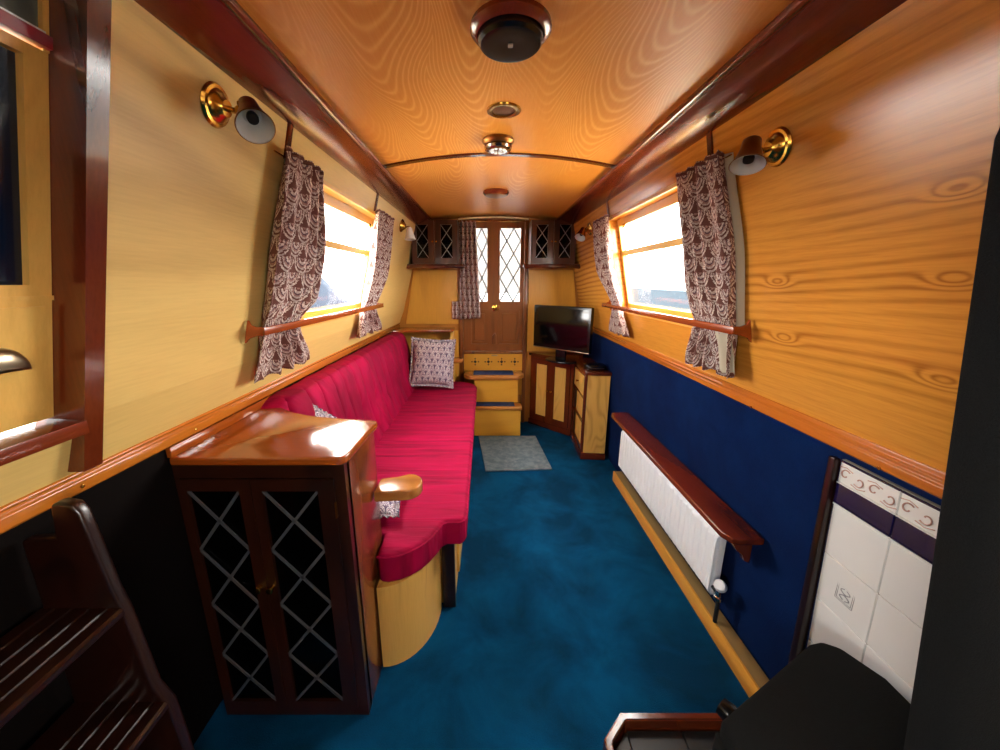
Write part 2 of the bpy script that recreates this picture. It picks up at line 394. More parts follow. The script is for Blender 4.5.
# outside
tag(obj('canal_water', B().box(-60, 60, -30, 60, -.30, -.25), 'water', smooth=0), 'pale grey canal water seen outside through the windows', 'water')
bpy.data.objects['canal_water']['kind'] = 'stuff'
for x0, x1, lb in ((1.35, 8.0, 'pale concrete quay alongside the boat, right side'), (-6.0, -2.6, 'pale concrete quay alongside the boat, left side')):
    tag(obj('quay', B().box(x0, x1, -12, 14, -.29, -.20, .01), 'quay', smooth=0), lb, 'quay')  # added ground slabs, unseen from inside, bouncing daylight onto the ceiling
b = B(); b.prism([(-30, -.3), (40, -.3), (42, .8), (34, 1.0), (20, .9), (6, 1.08), (-4, .95), (-18, 1.1), (-30, .9)], 11, 12, 'X', 0)
tag(obj('canal_bank', b, 'bank', smooth=0), 'faint grey green bank across the water beyond the right window', 'bank')
b = B()
b.grid(lambda u, v: (-1.9 - .25 * (1 - v), 4.0 + 2.4 * u, -.26 + (2.32 - 1.15 * u ** .8) * (1 - v) + .02 * math.sin(u * 40) * v * (1 - v)), 40, 14)
tag(obj('canvas_cover', b, 'tarp', solid=.01), 'blue grey canvas cover of a moored boat outside the left window', 'cover')

b = B(); b.prism([(-.95, 1.27), (1.0, 1.27), (.8, 2.15), (.45, 2.3), (-.4, 2.3), (-.75, 2.15)], 5.3, 5.34, 'Y', .005)  # added outside the doors to cut the sky glare behind the lattice
b.box(-.95, -.88, 5.28, 5.36, -.2, 1.3, .005); b.box(.93, 1.0, 5.28, 5.36, -.2, 1.3, .005); b.box(-.95, 1.0, 3.80, 5.36, -.29, -.2, .005)
tag(obj('bow_screen', b, 'screen_canvas', smooth=0), 'pale canvas screen over the bow deck outside the leaded doors', 'screen')

# ---------------------------------------------------------------- far end: doors
def lattice(b, x0, x1, z0, z1, nx, nz, y, w=.004, t=.004, fx=None):
    """diamond lattice in the x-z rectangle: nx diamonds across and nz up"""
    fx = fx or (lambda x, z, d: (x, y + d, z))
    dx, dz = (x1 - x0) / nx, (z1 - z0) / nz
    def seg(p, q):
        d = (Vector(q) - Vector(p)); n = Vector((-d[1], d[0])).normalized() * w / 2
        c = [(p[0] + n[0], p[1] + n[1]), (q[0] + n[0], q[1] + n[1]), (q[0] - n[0], q[1] - n[1]), (p[0] - n[0], p[1] - n[1])]
        tb = bmesh.new(); lo = [tb.verts.new(fx(a, c_, 0)) for a, c_ in c]; hi = [tb.verts.new(fx(a, c_, -t)) for a, c_ in c]
        tb.faces.new(lo); tb.faces.new(hi[::-1])
        for i in range(4): tb.faces.new((lo[i], hi[i], hi[(i + 1) % 4], lo[(i + 1) % 4]))
        bmesh.ops.recalc_face_normals(tb, faces=tb.faces); b.add(tb)

    for i in range(-2 * int(nz + 1), 2 * int(nx + 1) + 2 * int(nz + 1) + 1):
        for sgn in (1, -1):
            # line x = x0 + (i/1)*dx + sgn*dx*(z-z0)/dz, clipped
            a = x0 + i * dx
            zA, zB = z0, z1
            def xa(z): return a + sgn * dx * (z - z0) / dz
            pts = []
            for z in (z0, z1):
                if x0 - 1e-6 <= xa(z) <= x1 + 1e-6: pts.append((xa(z), z))
            for x in (x0, x1):
                z = z0 + (x - a) * sgn * dz / dx
                if z0 + 1e-6 < z < z1 - 1e-6: pts.append((x, z))
            if len(pts) >= 2 and (Vector(pts[0]) - Vector(pts[1])).length > .01: seg(pts[0], pts[1])
    return b
def panel_door(idx, x0, x1, gx0, gx1):
    r = thing('door_%d' % idx, None, None, ((x0 + x1) / 2, YF + .02, .78), kind='structure')
    y = YF + .012
    f = lambda u, v, w: (u, y + w, v)
    obj('leaf', B().holed(f, [x0, gx0, gx1, x1], [.745, .82, 1.15, 1.235, 1.905, 2.0], [(gx0, gx1, .82, 1.15), (gx0, gx1, 1.235, 1.905)], .03), 'door', r, 0)
    b = B().box(gx0, gx1, y + .016, y + .026, .82, 1.15)
    b.box(gx0 + .025, gx1 - .025, y + .002, y + .02, .85, 1.12, .010)
    obj('raised_panel', b, 'door', r, 0)
    obj('glass', B().box(gx0, gx1, y + .014, y + .018, 1.235, 1.905), 'glass', r, 0)
    obj('lead_lattice', lattice(B(), gx0, gx1, 1.235, 1.905, 1.5, 3, y + .012, .013, .005), 'lead', r, 0)
    b = B().holed(lambda u, v, w: (u, y - .004 + w, v), [gx0 - .012, gx0, gx1, gx1 + .012], [1.223, 1.235, 1.905, 1.917], [(gx0, gx1, 1.235, 1.905)], .004)
    b.holed(lambda u, v, w: (u, y - .004 + w, v), [gx0 - .01, gx0, gx1, gx1 + .01], [.81, .82, 1.15, 1.16], [(gx0, gx1, .82, 1.15)], .004)
    obj('moulding', b, 'door', r, 0)
    return r
d1 = panel_door(1, -.250, .0635, -.165, -.006)
d2 = panel_door(2, .0633, .350, .112, .307)
b = B().box(.045, .085, YF - .006, YF + .008, 1.145, 1.205, .002)
b.lathe([(0, 0), (.007, 0), (.007, .012), (.014, .016), (.016, .026), (.01, .034), (0, .035)], (.052, YF - .004, 1.175), (0, -1, 0), 16)
obj('lock', b, 'brass', d1, label='square brass door lock')
obj('lock_keeper', B().box(.092, .112, YF - .004, YF + .01, 1.15, 1.20, .002), 'oldbrass', d2)
obj('door_stop', B().prism([(.04, .82), (.085, .82), (.085, .9), (.07, .935), (.055, .92), (.04, .9)], YF - .012, YF + .012, 'Y', .004), 'door', d1)
# frame of the doorway
b = B().box(-.278, -.243, YF - .03, YF + .02, 0, 2.0, .004)
b.box(.343, .378, YF - .03, YF + .02, 0, 2.0, .004)
struct('trim_10', b, 'door')
struct('trim_11', B().box(-.243, .343, YF - .035, YF + .02, .725, .752, .006), 'door')
uf = [-.27 + .64 * i / 12 for i in range(13)]
struct('trim_12', B().holed(lambda u, v, w: (u, YF - .06 + w, v + zc(u) - 2.0), uf, [1.974, 1.986], [], .02), 'cream', smooth=0)
struct('trim_13', B().holed(lambda u, v, w: (u, YF - .03 + w, v), [-.243, .343], [1.98, 2.01], [], .03), 'door', smooth=0)
# pierced riser under the doors
r = thing('pierced_riser', 'oak riser under the doors pierced with four dark quatrefoils', 'panel', (.05, YF - .02, .56))
obj('panel', B().box(-.240, .345, YF - .022, YF - .002, .30, .726, .002), 'oak_steps', r, 0)
for k in range(4):
    cx = -.128 + k * .132; b = B()
    for dx, dz, q in ((0, 0, .017), (.032, 0, .009), (-.032, 0, .009), (0, .03, .009), (0, -.03, .009)):
        b.prism([(cx + dx - q, (.645 + dz)), (cx + dx, (.645 + dz) - q), (cx + dx + q, (.645 + dz)), (cx + dx, (.645 + dz) + q)], YF - .0245, YF - .018, 'Y')
    obj('quatrefoil', b, 'blackmatt', r, 0)
obj('name_plate', B().box(.035, .095, YF - .026, YF - .02, .703, .716, .002), 'nickel', r, label='small metal plate')

# steps below the doors
r = thing('entry_steps', 'two oak steps with dark blue carpeted treads below the doors', 'steps', (.06, 3.45, 0))
obj('lower_riser', B().box(-.13, .306, 3.325, 3.50, 0, .262, .003), 'oak_steps', r, 0)
obj('upper_riser', B().box(-.13, .285, 3.45, 3.67, .26, .525, .003), 'oak_steps', r, 0)
obj('lower_tread', B().box(-.135, .318, 3.305, 3.46, .262, .294, .006), 'arm', r)
obj('upper_tread', B().prism([(-.235, 3.665), (-.235, 3.50), (-.175, 3.42), (.285, 3.42), (.345, 3.50), (.345, 3.665)], .525, .56, 'Z', .006), 'arm', r)
obj('tread_carpet', B().box(-.12, .25, 3.33, 3.448, .292, .299, .003), 'treadcarpet', r)
obj('tread_carpet', B().box(-.14, .245, 3.47, 3.64, .558, .566, .003), 'treadcarpet', r)
# mat
b = B().prism([(-.019, 2.623), (.500, 2.654), (.447, 3.30), (-.089, 3.30)], .001, .012, 'Z', .004)
m = tag(obj('door_mat', b, 'mat'), 'grey rectangular door mat on the blue carpet before the steps', 'mat')
# yellow end panels each side of the doors
for side, xs in (('left', (-.745, -.29)), ('right', (.39, .83))):
    x0, x1 = xs
    if side == 'left': p = [(x0 - .06, 1.02), (x1, 1.02), (x1, 1.53), (x0 + .04, 1.53)]
    else: p = [(x0, .75), (x1 + .08, .75), (x1 - .02, 1.53), (x0, 1.53)]
    tag(obj('end_panel', B().prism(p, YF - .014, YF - .001, 'Y', .003), 'oak_vertical', smooth=0),
        'yellow oak end panel left of the doors, above the corner shelf' if side == 'left' else 'yellow oak end panel right of the doors, behind the television', 'panel')
tag(obj('end_panel', B().box(-.86, -.29, YF - .014, YF - .001, .45, .955, .003), 'oak_vertical', smooth=0), 'low yellow oak panel below the corner shelf behind the patterned cushion', 'panel')

# overhead cupboards with leaded doors
def cupboard(x0, x1, label):
    y0 = 3.44
    r = thing('wall_cupboard', label, 'cupboard', ((x0 + x1) / 2, YF - .13, 1.55), group=None)
    obj('carcass', B().holed(lambda u, v, w: (u, y0 + .02 + w, v), [x0, x0 + .015, x1 - .015, x1], [1.57, 1.585, 1.925, 1.94], [(x0 + .015, x1 - .015, 1.585, 1.925)], YF - y0 - .025), 'cupboard', r, 0)
    obj('back_board', B().box(x0 + .01, x1 - .01, YF - .02, YF - .006, 1.575, 1.935), 'cupboard', r, 0)
    obj('cupboard_shelf', B().box(x0 + .015, x1 - .015, y0 + .03, YF - .02, 1.745, 1.757), 'cupboard', r, 0)
    pts = [(x0 - .06, 1.572), (x0 - .06, 1.54)] + [(x0 - .06 + (x1 - x0 + .12) * k / 24, 1.528 + .012 * abs(math.sin(k * PI / 12)) ** .7) for k in range(1, 24)] + [(x1 + .06, 1.54), (x1 + .06, 1.572)]
    obj('bottom_rail', B().prism(pts, y0 - .012, y0 + .02, 'Y', .003), 'mahog_x', r)
    obj('bottom_shelf', B().box(x0 - .055, x1 + .055, y0 + .018, YF - .004, 1.556, 1.570, .002), 'mahog_x', r)
    xm = (x0 + x1) / 2; wdt = (x1 - x0)
    for k, (a, c) in enumerate(((x0, xm - .002), (xm + .002, x1))):
        gx = (a + .045, a + .045 + .1) if k == 0 else (c - .045 - .1, c - .045)
        d = obj('door', B().holed(lambda u, v, w: (u, y0 + w, v), [a, gx[0], gx[1], c], [1.575, 1.625, 1.90, 1.938], [(gx[0], gx[1], 1.625, 1.90)], .02), 'cupboard', r, 0)
        obj('leaded_glass', B().box(gx[0], gx[1], y0 + .010, y0 + .013, 1.625, 1.90), 'cabglass', d, 0)
        obj('lead_lattice', lattice(B(), gx[0], gx[1], 1.625, 1.90, 1, 2, y0 + .008, .005, .004), 'lead', d, 0)
        obj('knob', B().lathe([(0, 0), (.004, 0), (.004, .01), (.008, .014), (0, .02)], (xm + (-.016 if k == 0 else .016), y0, 1.76), (0, -1, 0), 12), 'brass', d)
    return r
cupboard(-.665, -.265, 'dark wooden leaded glass wall cupboard above the corner shelf, left of the doors')
cupboard(.375, .765, 'dark wooden leaded glass wall cupboard above the television, right of the doors')

# corner shelf behind the sofa's far end
r = thing('corner_shelf', 'polished wooden corner shelf behind the patterned cushion, far end of sofa', 'shelf', (-.6, 3.6, .95))
obj('shelf_board', B().prism([(-.862, YF - .015), (-.862, 3.40), (-.80, 3.45), (-.36, 3.49), (-.325, 3.52), (-.325, YF - .015)], .965, .99, 'Z', .005), 'cab_top', r)
obj('support_post', B().box(-.36, -.325, 3.53, 3.565, .02, .965, .006), 'oak_vertical', r)
obj('side_panel', B().box(-.345, -.335, 3.565, YF - .016, .02, .965), 'oak_vertical', r, 0)
b = B().prism(rounded(-.36, -.235, 3.38, 3.54, .05), .69, .722, 'Z', .01)
obj('armrest', b, 'arm', r)

# ---------------------------------------------------------------- sofa
r = thing('sofa', 'long crimson bench sofa with buttoned back along the left wall', 'sofa', (-.45, 2.3, 0))
# base: curved near end drum, long front with dark end post
pts = [(-.80, 1.50), (-.62, 1.31), (-.398, 1.27)]
for k in range(13):
    a = -PI / 2 + (PI / 2) * k / 12
    pts.append((-.398 + .19 * math.cos(a), 1.384 + .268 * math.sin(a)))
pts += [(-.80, 1.52)]
obj('curved_base', B().prism(pts, 0, .36, 'Z', .0), 'oak_light', r, 30)
obj('end_panel', B().box(-.20, -.145, 1.385, 1.41, 0, .375, .003), 'dark_wood', r)
b = B().box(-.80, -.150, 1.41, 3.47, 0, .36, .003)
obj('base_front', b, 'oak_light', r, 0)
for y in (1.8, 2.4, 3.0):
    obj('cupboard_door', B().box(-.150, -.138, y - .26, y + .26, .05, .33, .004), 'oak_light', r)
# seat
pts = [(-.78, 3.50), (-.78, 1.44), (-.60, 1.305), (-.43, 1.268), (-.397, 1.255)]
pts += [(-.397, 1.138), (-.36, 1.132), (-.32, 1.143), (-.285, 1.163), (-.25, 1.195), (-.222, 1.235), (-.20, 1.28), (-.185, 1.322), (-.165, 1.335)]
pts += [(-.115, 1.335), (-.10, 1.345), (-.09, 1.375), (-.105, 3.0), (-.105, 3.32)]
for k in range(1, 8):
    a = (PI / 2) * k / 8; pts.append((-.305 + .20 * math.cos(a), 3.32 + .20 * math.sin(a)))
pts += [(-.32, 3.52), (-.78, 3.52)]
pts = pts[1:]
obj('seat_cushion', B().prism(pts, .36, .485, 'Z', .024, seg=4), 'seatcloth', r, 60)
obj('seat_piping', B().tube([(x * .998, y, .470) for x, y in pts[4:-2]], .0045, 6), 'seatcloth', r, label='crimson piping round the seat edge')
# back with channels and buttons
yb0, yb1 = 1.36, 3.47
def back_fn(u, v):
    y = yb0 + (yb1 - yb0) * u
    # profile: v 0 = bottom front .. up the front .. over the top to the wall
    prof = [(-.66, .47), (-.685, .56), (-.70, .66), (-.712, .76), (-.730, .85), (-.750, .93), (-.780, .968), (-.82, .976), (-.865, .974)]
    t = v * (len(prof) - 1); i = min(int(t), len(prof) - 2); q = t - i
    x = prof[i][0] * (1 - q) + prof[i + 1][0] * q; z = prof[i][1] * (1 - q) + prof[i + 1][1] * q
    c = (y - yb0 + .10 * math.sin(PI * v) ) / .125
    d = abs((c % 1) - .5) * 2
    seam = -(max(0, d - .76) / .24) ** 2 * .027
    if v > .8: seam *= .35
    # tufts
    tz = .70; ky = ((y - yb0 - .06) / .25) % 1 - .5
    tuft = -.036 * math.exp(-((ky * .25) / .04) ** 2 - ((z - tz) / .06) ** 2)
    puff = .008 * math.cos(c * 2 * PI * .5)
    e = min(1, min(u, 1 - u) * 22)
    return (x - .03 * (1 - e) ** 2 + seam + tuft + puff * .5, y, z - .03 * (1 - e) ** 2 * (1 if v > .3 else 0))
b = B().grid(back_fn, 360, 36)
# closing ends
obj('back_cushion', b, 'backcloth', r, 75, solid=.012)
for nm, y in (('near', yb0 + .008), ('far', yb1 - .008)):
    obj('cushion_end', B().prism([(-.68, .47), (-.70, .56), (-.72, .70), (-.75, .85), (-.785, .945), (-.86, .955), (-.87, .5)], y - .006, y + .006, 'Y', .003), 'backcloth', r)
for k in range(8):
    y = yb0 + .06 + .125 + .25 * k
    if y < yb1 - .05: obj('button', B().lathe([(0, 0), (.011, 0), (.009, .005), (0, .007)], (-.731, y, .70), (1, 0, .15), 14), 'backcloth', r)

# cushions
def pillow(name, label, c, n, up, w, h, th, parent=None, ruffle=.02, uvs=(7, 7)):
    n = Vector(n).normalized(); up = Vector(up); rt = up.cross(n).normalized(); up = n.cross(rt).normalized()
    r = thing(name, label, 'cushion', c)
    c = Vector(c)
    def side(sg):
        def fn(u, v):
            a, b_ = 2 * u - 1, 2 * v - 1
            ta = (1 - abs(a) ** 2.4) * (1 - abs(b_) ** 2.4)
            px = a * w / 2 * (1 - .06 * (1 - b_ * b_)); pz = b_ * h / 2 * (1 - .06 * (1 - a * a))
            wob = .004 * math.sin(9 * a + 3 * b_) * ta
            return c + rt * px + up * pz + n * sg * (th / 2 * max(ta, 0) ** .5 + wob)
        return fn
    b = B().grid(side(1), 24, 24, uvs); b.grid(side(-1), 24, 24, uvs)
    bmesh.ops.remove_doubles(b.bm, verts=b.bm.verts, dist=1e-5); bmesh.ops.recalc_face_normals(b.bm, faces=b.bm.faces)
    obj('cover', b, 'cushion', r, 80)
    b = B(); N = 160
    def rf(u, v):
        t = (u * 4) % 4; i = int(t) % 4; q = (t - int(t)) * 2 - 1
        a, b_ = [(q, -1), (1, q), (-q, 1), (-1, -q)][i]
        k = 1 - .06 * (1 - q * q)
        px, pz = (a * w / 2 * (k if abs(a) == 1 else 1), b_ * h / 2 * (k if abs(b_) == 1 else 1))
        L_ = 1 + v * ruffle / (w / 2)
        return c + rt * px * L_ + up * pz * L_ + n * (.005 * v * math.sin(u * 2 * PI * 46))
    b.grid(rf, N * 2, 3, (60, 1))
    obj('ruffle', b, 'cushion', r, 80, solid=.002)
    return r
pillow('patterned_cushion', 'square white and mauve patterned cushion with ruffled edge at far end of sofa', (-.492, 3.24, .728), (.10, -.93, .3), (.05, .3, 1), .36, .40, .13)
pillow('patterned_cushion', 'patterned cushion standing behind the small cabinet, only its top corner showing', (-.665, 1.485, .725), (.80, -.30, .35), (-.65, -.84, .93), .26, .26, .08)
pillow('patterned_cushion', 'patterned cushion lying on the seat, one corner showing under the near armrest', (-.510, 1.400, .532), (.05, -.05, 1), (-.10, 1, 0), .26, .20, .08)

# ---------------------------------------------------------------- side cabinet with leaded doors
r = thing('side_cabinet', 'dark polished wooden cabinet with two leaded glass doors at near end of sofa', 'cabinet', (-.63, 1.1, 0))
pts = [(-.880, .945), (-.43, .945)]
for k in range(1, 6):
    a = -PI / 2 + (PI / 2) * k / 6; pts.append((-.42 + .025 * math.cos(a), .97 + .025 * math.sin(a)))
pts += [(-.393, .99), (-.383, 1.21)]
for k in range(0, 6):
    a = (PI / 2) * k / 5; pts.append((-.41 + .027 * math.cos(a), 1.215 + .027 * math.sin(a)))
pts += [(-.47, 1.250), (-.55, 1.262), (-.64, 1.285), (-.72, 1.32), (-.79, 1.37), (-.84, 1.43), (-.867, 1.47), (-.880, 1.47)]
obj('top', B().prism(pts, .926, .950, 'Z', .006, seg=3), 'cab_top', r)
obj('upstand', B().prism([(-.882, .945), (-.868, .945), (-.868, 1.47), (-.882, 1.47)], .950, .979, 'Z', .002), 'cab_top', r)
y0 = .972
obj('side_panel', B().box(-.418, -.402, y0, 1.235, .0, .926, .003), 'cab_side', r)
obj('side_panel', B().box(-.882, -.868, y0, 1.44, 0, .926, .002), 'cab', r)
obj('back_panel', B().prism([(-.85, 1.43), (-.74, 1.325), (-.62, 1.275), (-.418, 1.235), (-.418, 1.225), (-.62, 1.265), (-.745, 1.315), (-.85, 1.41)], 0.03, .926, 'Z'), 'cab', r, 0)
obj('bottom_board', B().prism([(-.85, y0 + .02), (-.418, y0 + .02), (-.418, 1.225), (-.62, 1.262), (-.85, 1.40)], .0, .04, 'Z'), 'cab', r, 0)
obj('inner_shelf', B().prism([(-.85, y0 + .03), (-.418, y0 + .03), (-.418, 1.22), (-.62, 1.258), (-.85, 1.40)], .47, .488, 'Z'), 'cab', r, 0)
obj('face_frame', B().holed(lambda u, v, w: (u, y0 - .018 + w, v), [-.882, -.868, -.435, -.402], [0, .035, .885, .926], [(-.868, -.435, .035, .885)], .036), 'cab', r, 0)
for k, (a, c, g0, g1) in enumerate(((-.868, -.6715, -.852, -.705), (-.6685, -.435, -.640, -.482))):
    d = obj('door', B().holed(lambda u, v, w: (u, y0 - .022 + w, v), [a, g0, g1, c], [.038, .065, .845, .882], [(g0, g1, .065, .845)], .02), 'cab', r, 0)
    obj('glass', B().box(g0, g1, y0 - .012, y0 - .008, .065, .845), 'cabglass', d, 0)
    # five stacked crosses of lead came
    b = B()
    lattice(b, g0, g1, .065, .845, 1, 4, y0 - .016, .0085, .004)
    obj('lead_lattice', b, 'darklead', d, 0)
    obj('knob', B().lathe([(0, 0), (.005, 0), (.004, .012), (.010, .018), (.010, .022), (0, .027)], ((-.688 if k == 0 else -.652), y0 - .022, .525), (0, -1, 0), 16), 'brass', d)
obj('hinge', B().box(-.437, -.433, y0 - .026, y0 - .016, .76, .81, .001), 'oldbrass', r)
pa = [(-.398, 1.165)]
for k in range(0, 13):
    a = -PI / 2 + PI * k / 12; pa.append((-.298 + .058 * math.cos(a), 1.235 + .062 * math.sin(a)))
pa += [(-.34, 1.275), (-.398, 1.262)]
obj('armrest', B().prism(pa, .672, .712, 'Z', .006, seg=3), 'arm', r, label='pale oak rounded armrest')

# ---------------------------------------------------------------- curtains
def interp(tab, v):
    for (a, x), (b_, y) in zip(tab, tab[1:]):
        if v <= b_: q = (v - a) / (b_ - a); q = q * q * (3 - 2 * q); return x * (1 - q) + y * q
    return tab[-1][1]
def curtain(name, label, surf, sg, near, far, folds, ph, lining=False, z0=1.815, z1=1.085, off=.036, seed=0):
    """near/far: tables v->y of the two edges"""
    r = thing(name, label, 'curtain', (surf(1.45) + sg * off, (near[0][1] + far[0][1]) / 2, z1), group=None)
    rnd = random.Random(seed); ps = [rnd.uniform(-.6, .6) for _ in range(8)]
    zz = [(0, z0), (.735, 1.27), (1, z1)]
    def fn(u, v):
        z = z0 + (z1 - z0) * v
        a, b_ = interp(near, v), interp(far, v)
        y = a + (b_ - a) * (u + .012 * math.sin(u * 23 + v * 3))
        amp = .022 * (1 - .55 * math.exp(-((v - .75) / .05) ** 2)) * (.55 + .45 * min(1, v * 5))
        if v > .78: amp = .020
        o = off + amp * math.sin(2 * PI * folds * u + ph + .7 * math.sin(v * 5 + ps[0]) + .4 * math.sin(u * 9 + ps[1])) + .005 * math.sin(2 * PI * folds * 2.3 * u + 2 * v + ps[2])
        return (surf(z) + sg * o, y, z + .006 * math.sin(u * 31 + ps[3]) * v)
    wid = .62
    obj('fabric', B().grid(fn, 110, 70, (wid / .058, .73 / .052)), 'curtain', r, 80, solid=.0022)
    # gathered heading
    obj('heading_tape', B().tube([fn(k / 60, .012) for k in range(61)], .006, 6), 'curtain', r)
    # curtain wire and hook at the outer end
    e = near[0][1]
    xx = surf(1.80)
    obj('curtain_wire', B().tube([(xx + sg * .02, near[0][1] - .02, 1.795), (xx + sg * .02, far[0][1] + .02, 1.795)], .0025, 6), 'brass', r)
    if lining:
        def fl(u, v):
            z = 1.255 - .15 * v; y = near[-1][1] - .018 * min(1, v * 2.5) + .060 * u
            return (surf(z) + sg * (.040 + .024 * u + .004 * math.sin(9 * u + 2)), y, z + .004 * math.sin(7 * u))
        obj('lining', B().grid(fl, 14, 16), 'lining', r, 80, solid=.0015, label='plain beige turned-back lining')
        def fl2(u, v):
            z = z0 - .01 + (1.26 - z0) * v; y = interp(near, v * .75) - .010 + .02 * u
            return (surf(z) + sg * (.008 + .016 * u), y, z)
        obj('lining', B().grid(fl2, 4, 30), 'lining', r, 80, solid=.0015, label='plain beige lining edge')
    return r
curtain('curtain', 'patterned curtain nearest the camera on the left window, tied back', XL, 1,
        [(0, 1.25), (.4, 1.235), (.74, 1.24), (1, 1.235)], [(0, 1.515), (.45, 1.60), (.62, 1.60), (.74, 1.50), (1, 1.66)], 4, .5, seed=1)
curtain('curtain', 'patterned curtain at the far edge of the left window', XL, 1,
        [(0, 2.24), (.4, 2.30), (.74, 2.26), (1, 2.26)], [(0, 2.55), (.45, 2.62), (.74, 2.52), (1, 2.76)], 4, 1.5, seed=2)
curtain('curtain', 'patterned curtain nearest the camera on the right window, pale lining showing', XR, -1,
        [(0, 1.285), (.4, 1.255), (.74, 1.27), (1, 1.29)], [(0, 1.545), (.5, 1.55), (.74, 1.50), (1, 1.585)], 4, 2.2, lining=True, seed=3)
curtain('curtain', 'patterned curtain at the far edge of the right window', XR, -1,
        [(0, 2.42), (.4, 2.45), (.74, 2.39), (1, 2.33)], [(0, 2.73), (.4, 2.74), (.74, 2.55), (1, 2.70)], 4, 0, seed=4)
# wooden hold-back slats
def holdback(label, surf, sg, y0, y1):
    r = thing('curtain_holdback', label, 'curtain rail', (surf(1.265), (y0 + y1) / 2, 1.265))
    xs = surf(1.265) + sg * .068
    obj('slat', B().prism([(xs - .004, y0), (xs + .004, y0), (xs + .004, y1), (xs - .004, y1)], 1.252, 1.278, 'Z', .002), 'slat', r)
    for y in (y0, y1 - .012):
        p = [(0.010, .036), (.014, .032), (.022, .02), (.042, .014), (.066, .013), (.066, -.013), (.045, -.016), (.022, -.024), (.014, -.036), (0.010, -.040)]
        pp = [(surf(1.265 + b_) + sg * a if a > 0.001 else surf(1.265 + b_) + sg * a, 1.265 + b_) for a, b_ in p]
        obj('bracket', B().prism(pp, y, y + .012, 'Y', .002), 'slat', r)
holdback('thin reddish wooden slat holding back both curtains at the left window', XL, 1, 1.205, 2.62)
holdback('thin reddish wooden slat holding back both curtains at the right window', XR, -1, 1.225, 2.68)
# door curtain (straight)
r = thing('door_curtain', 'narrow patterned curtain hanging straight over the left door', 'curtain', (-.17, YF - .07, 1.08))
def dc(u, v):
    z = 1.955 - .875 * v; x = -.262 + (.150 + .04 * v) * u
    return (x, YF - .075 + .018 * math.sin(2 * PI * 4 * u + .5 * math.sin(4 * v)) , z)
obj('fabric', B().grid(dc, 100, 40, (4.5, 16)), 'curtain', r, 80, solid=.002)
def dc2(u, v):
    z = 1.24 - .17 * v; return (-.345 + (.10) * u, YF - .045 + .010 * math.sin(2 * PI * 2 * u), z)
obj('gathered_edge', B().grid(dc2, 30, 10, (3, 4)), 'curtain', r, 80, solid=.002)
obj('curtain_rod', B().tube([(-.28, YF - .075, 1.952), (.36, YF - .075, 1.952)], .004, 8), 'brass', r)

# ---------------------------------------------------------------- wall lamps
def wall_lamp(label, base, nrm, joint, mouth, axis, r_m=.041, L_=.085, shade_mat='oldbrass'):
    t = thing('wall_lamp', label, 'lamp', base)
    nv = Vector(nrm).normalized(); base = Vector(base)
    obj('backplate', B().lathe([(0, 0), (.045, 0), (.047, .004), (.043, .010), (.036, .011), (.032, .018), (.026, .021), (.018, .032), (0, .034)], base, nv, 40), 'brass', t)
    j = Vector(joint)
    arm = B().tube([base + nv * .02, base + nv * .045, (base + nv * .05 + j) / 2, j], .007, 12)
    arm.lathe([(0, -.013), (.009, -.010), (.013, 0), (.009, .010), (0, .013)], j, (0, 1, 0), 20)
    obj('arm', arm, 'brass', t)
    a = Vector(axis).normalized(); m = Vector(mouth); top = m - a * L_
    obj('swivel', B().tube([j, j * .3 + (top + a * .015) * .7, top + a * .015], .008, 12), 'oldbrass', t)
    prof = [(0.0, 0), (.014, 0), (.021, .006), (.023, .028), (.027, .040), (r_m * .8, .060), (r_m, L_), (r_m - .003, L_), (r_m * .78, .062), (.022, .042), (.0, .040)]
    obj('shade', B().lathe(prof[:8], top, a, 40, cap=False), shade_mat, t, 50)
    obj('shade_lining', B().lathe([(r_m - .002, L_ + .0015), (r_m - .003, L_ - .001), (r_m * .78, .062), (.020, .044), (0, .042)], top, a, 40, cap=False), 'shade_in', t, 50, label='white inside of the lamp shade')
    obj('bulb', B().lathe([(0, .040), (.010, .040), (.013, .052), (.012, .060), (0, .068)], top, a, 16), 'blackmatt', t, label='dark lamp holder')
    obj('thumb_screw', B().lathe([(0, 0), (.003, 0), (.003, .012), (.007, .014), (.007, .02), (0, .022)], j, (0, .1, 1), 12), 'brass', t)
    return t
nL = (1, 0, -.26); nR = (-1, 0, -.21)
wall_lamp('brass wall lamp on the left wall nearest the camera', (-.643, 1.006, 1.823), nL, (-.575, .995, 1.805), (-.532, .970, 1.765), (.40, -.50, -.72))
wall_lamp('brass wall lamp on the right wall nearest the camera', (.766, 1.102, 1.765), nR, (.69, 1.085, 1.762), (.656, 1.048, 1.707), (-.22, -.30, -.93), L_=.07)
wall_lamp('small pale wall lamp on the left wall at the far end', (-.640, 2.95, 1.825), nL, (-.585, 2.945, 1.80), (-.575, 2.93, 1.725), (.05, -.1, -1), shade_mat='white')
wall_lamp('small brass wall lamp on the right wall at the far end', (.758, 2.95, 1.80), nR, (.705, 2.94, 1.79), (.672, 2.90, 1.735), (-.35, -.4, -.7), shade_mat='brass')

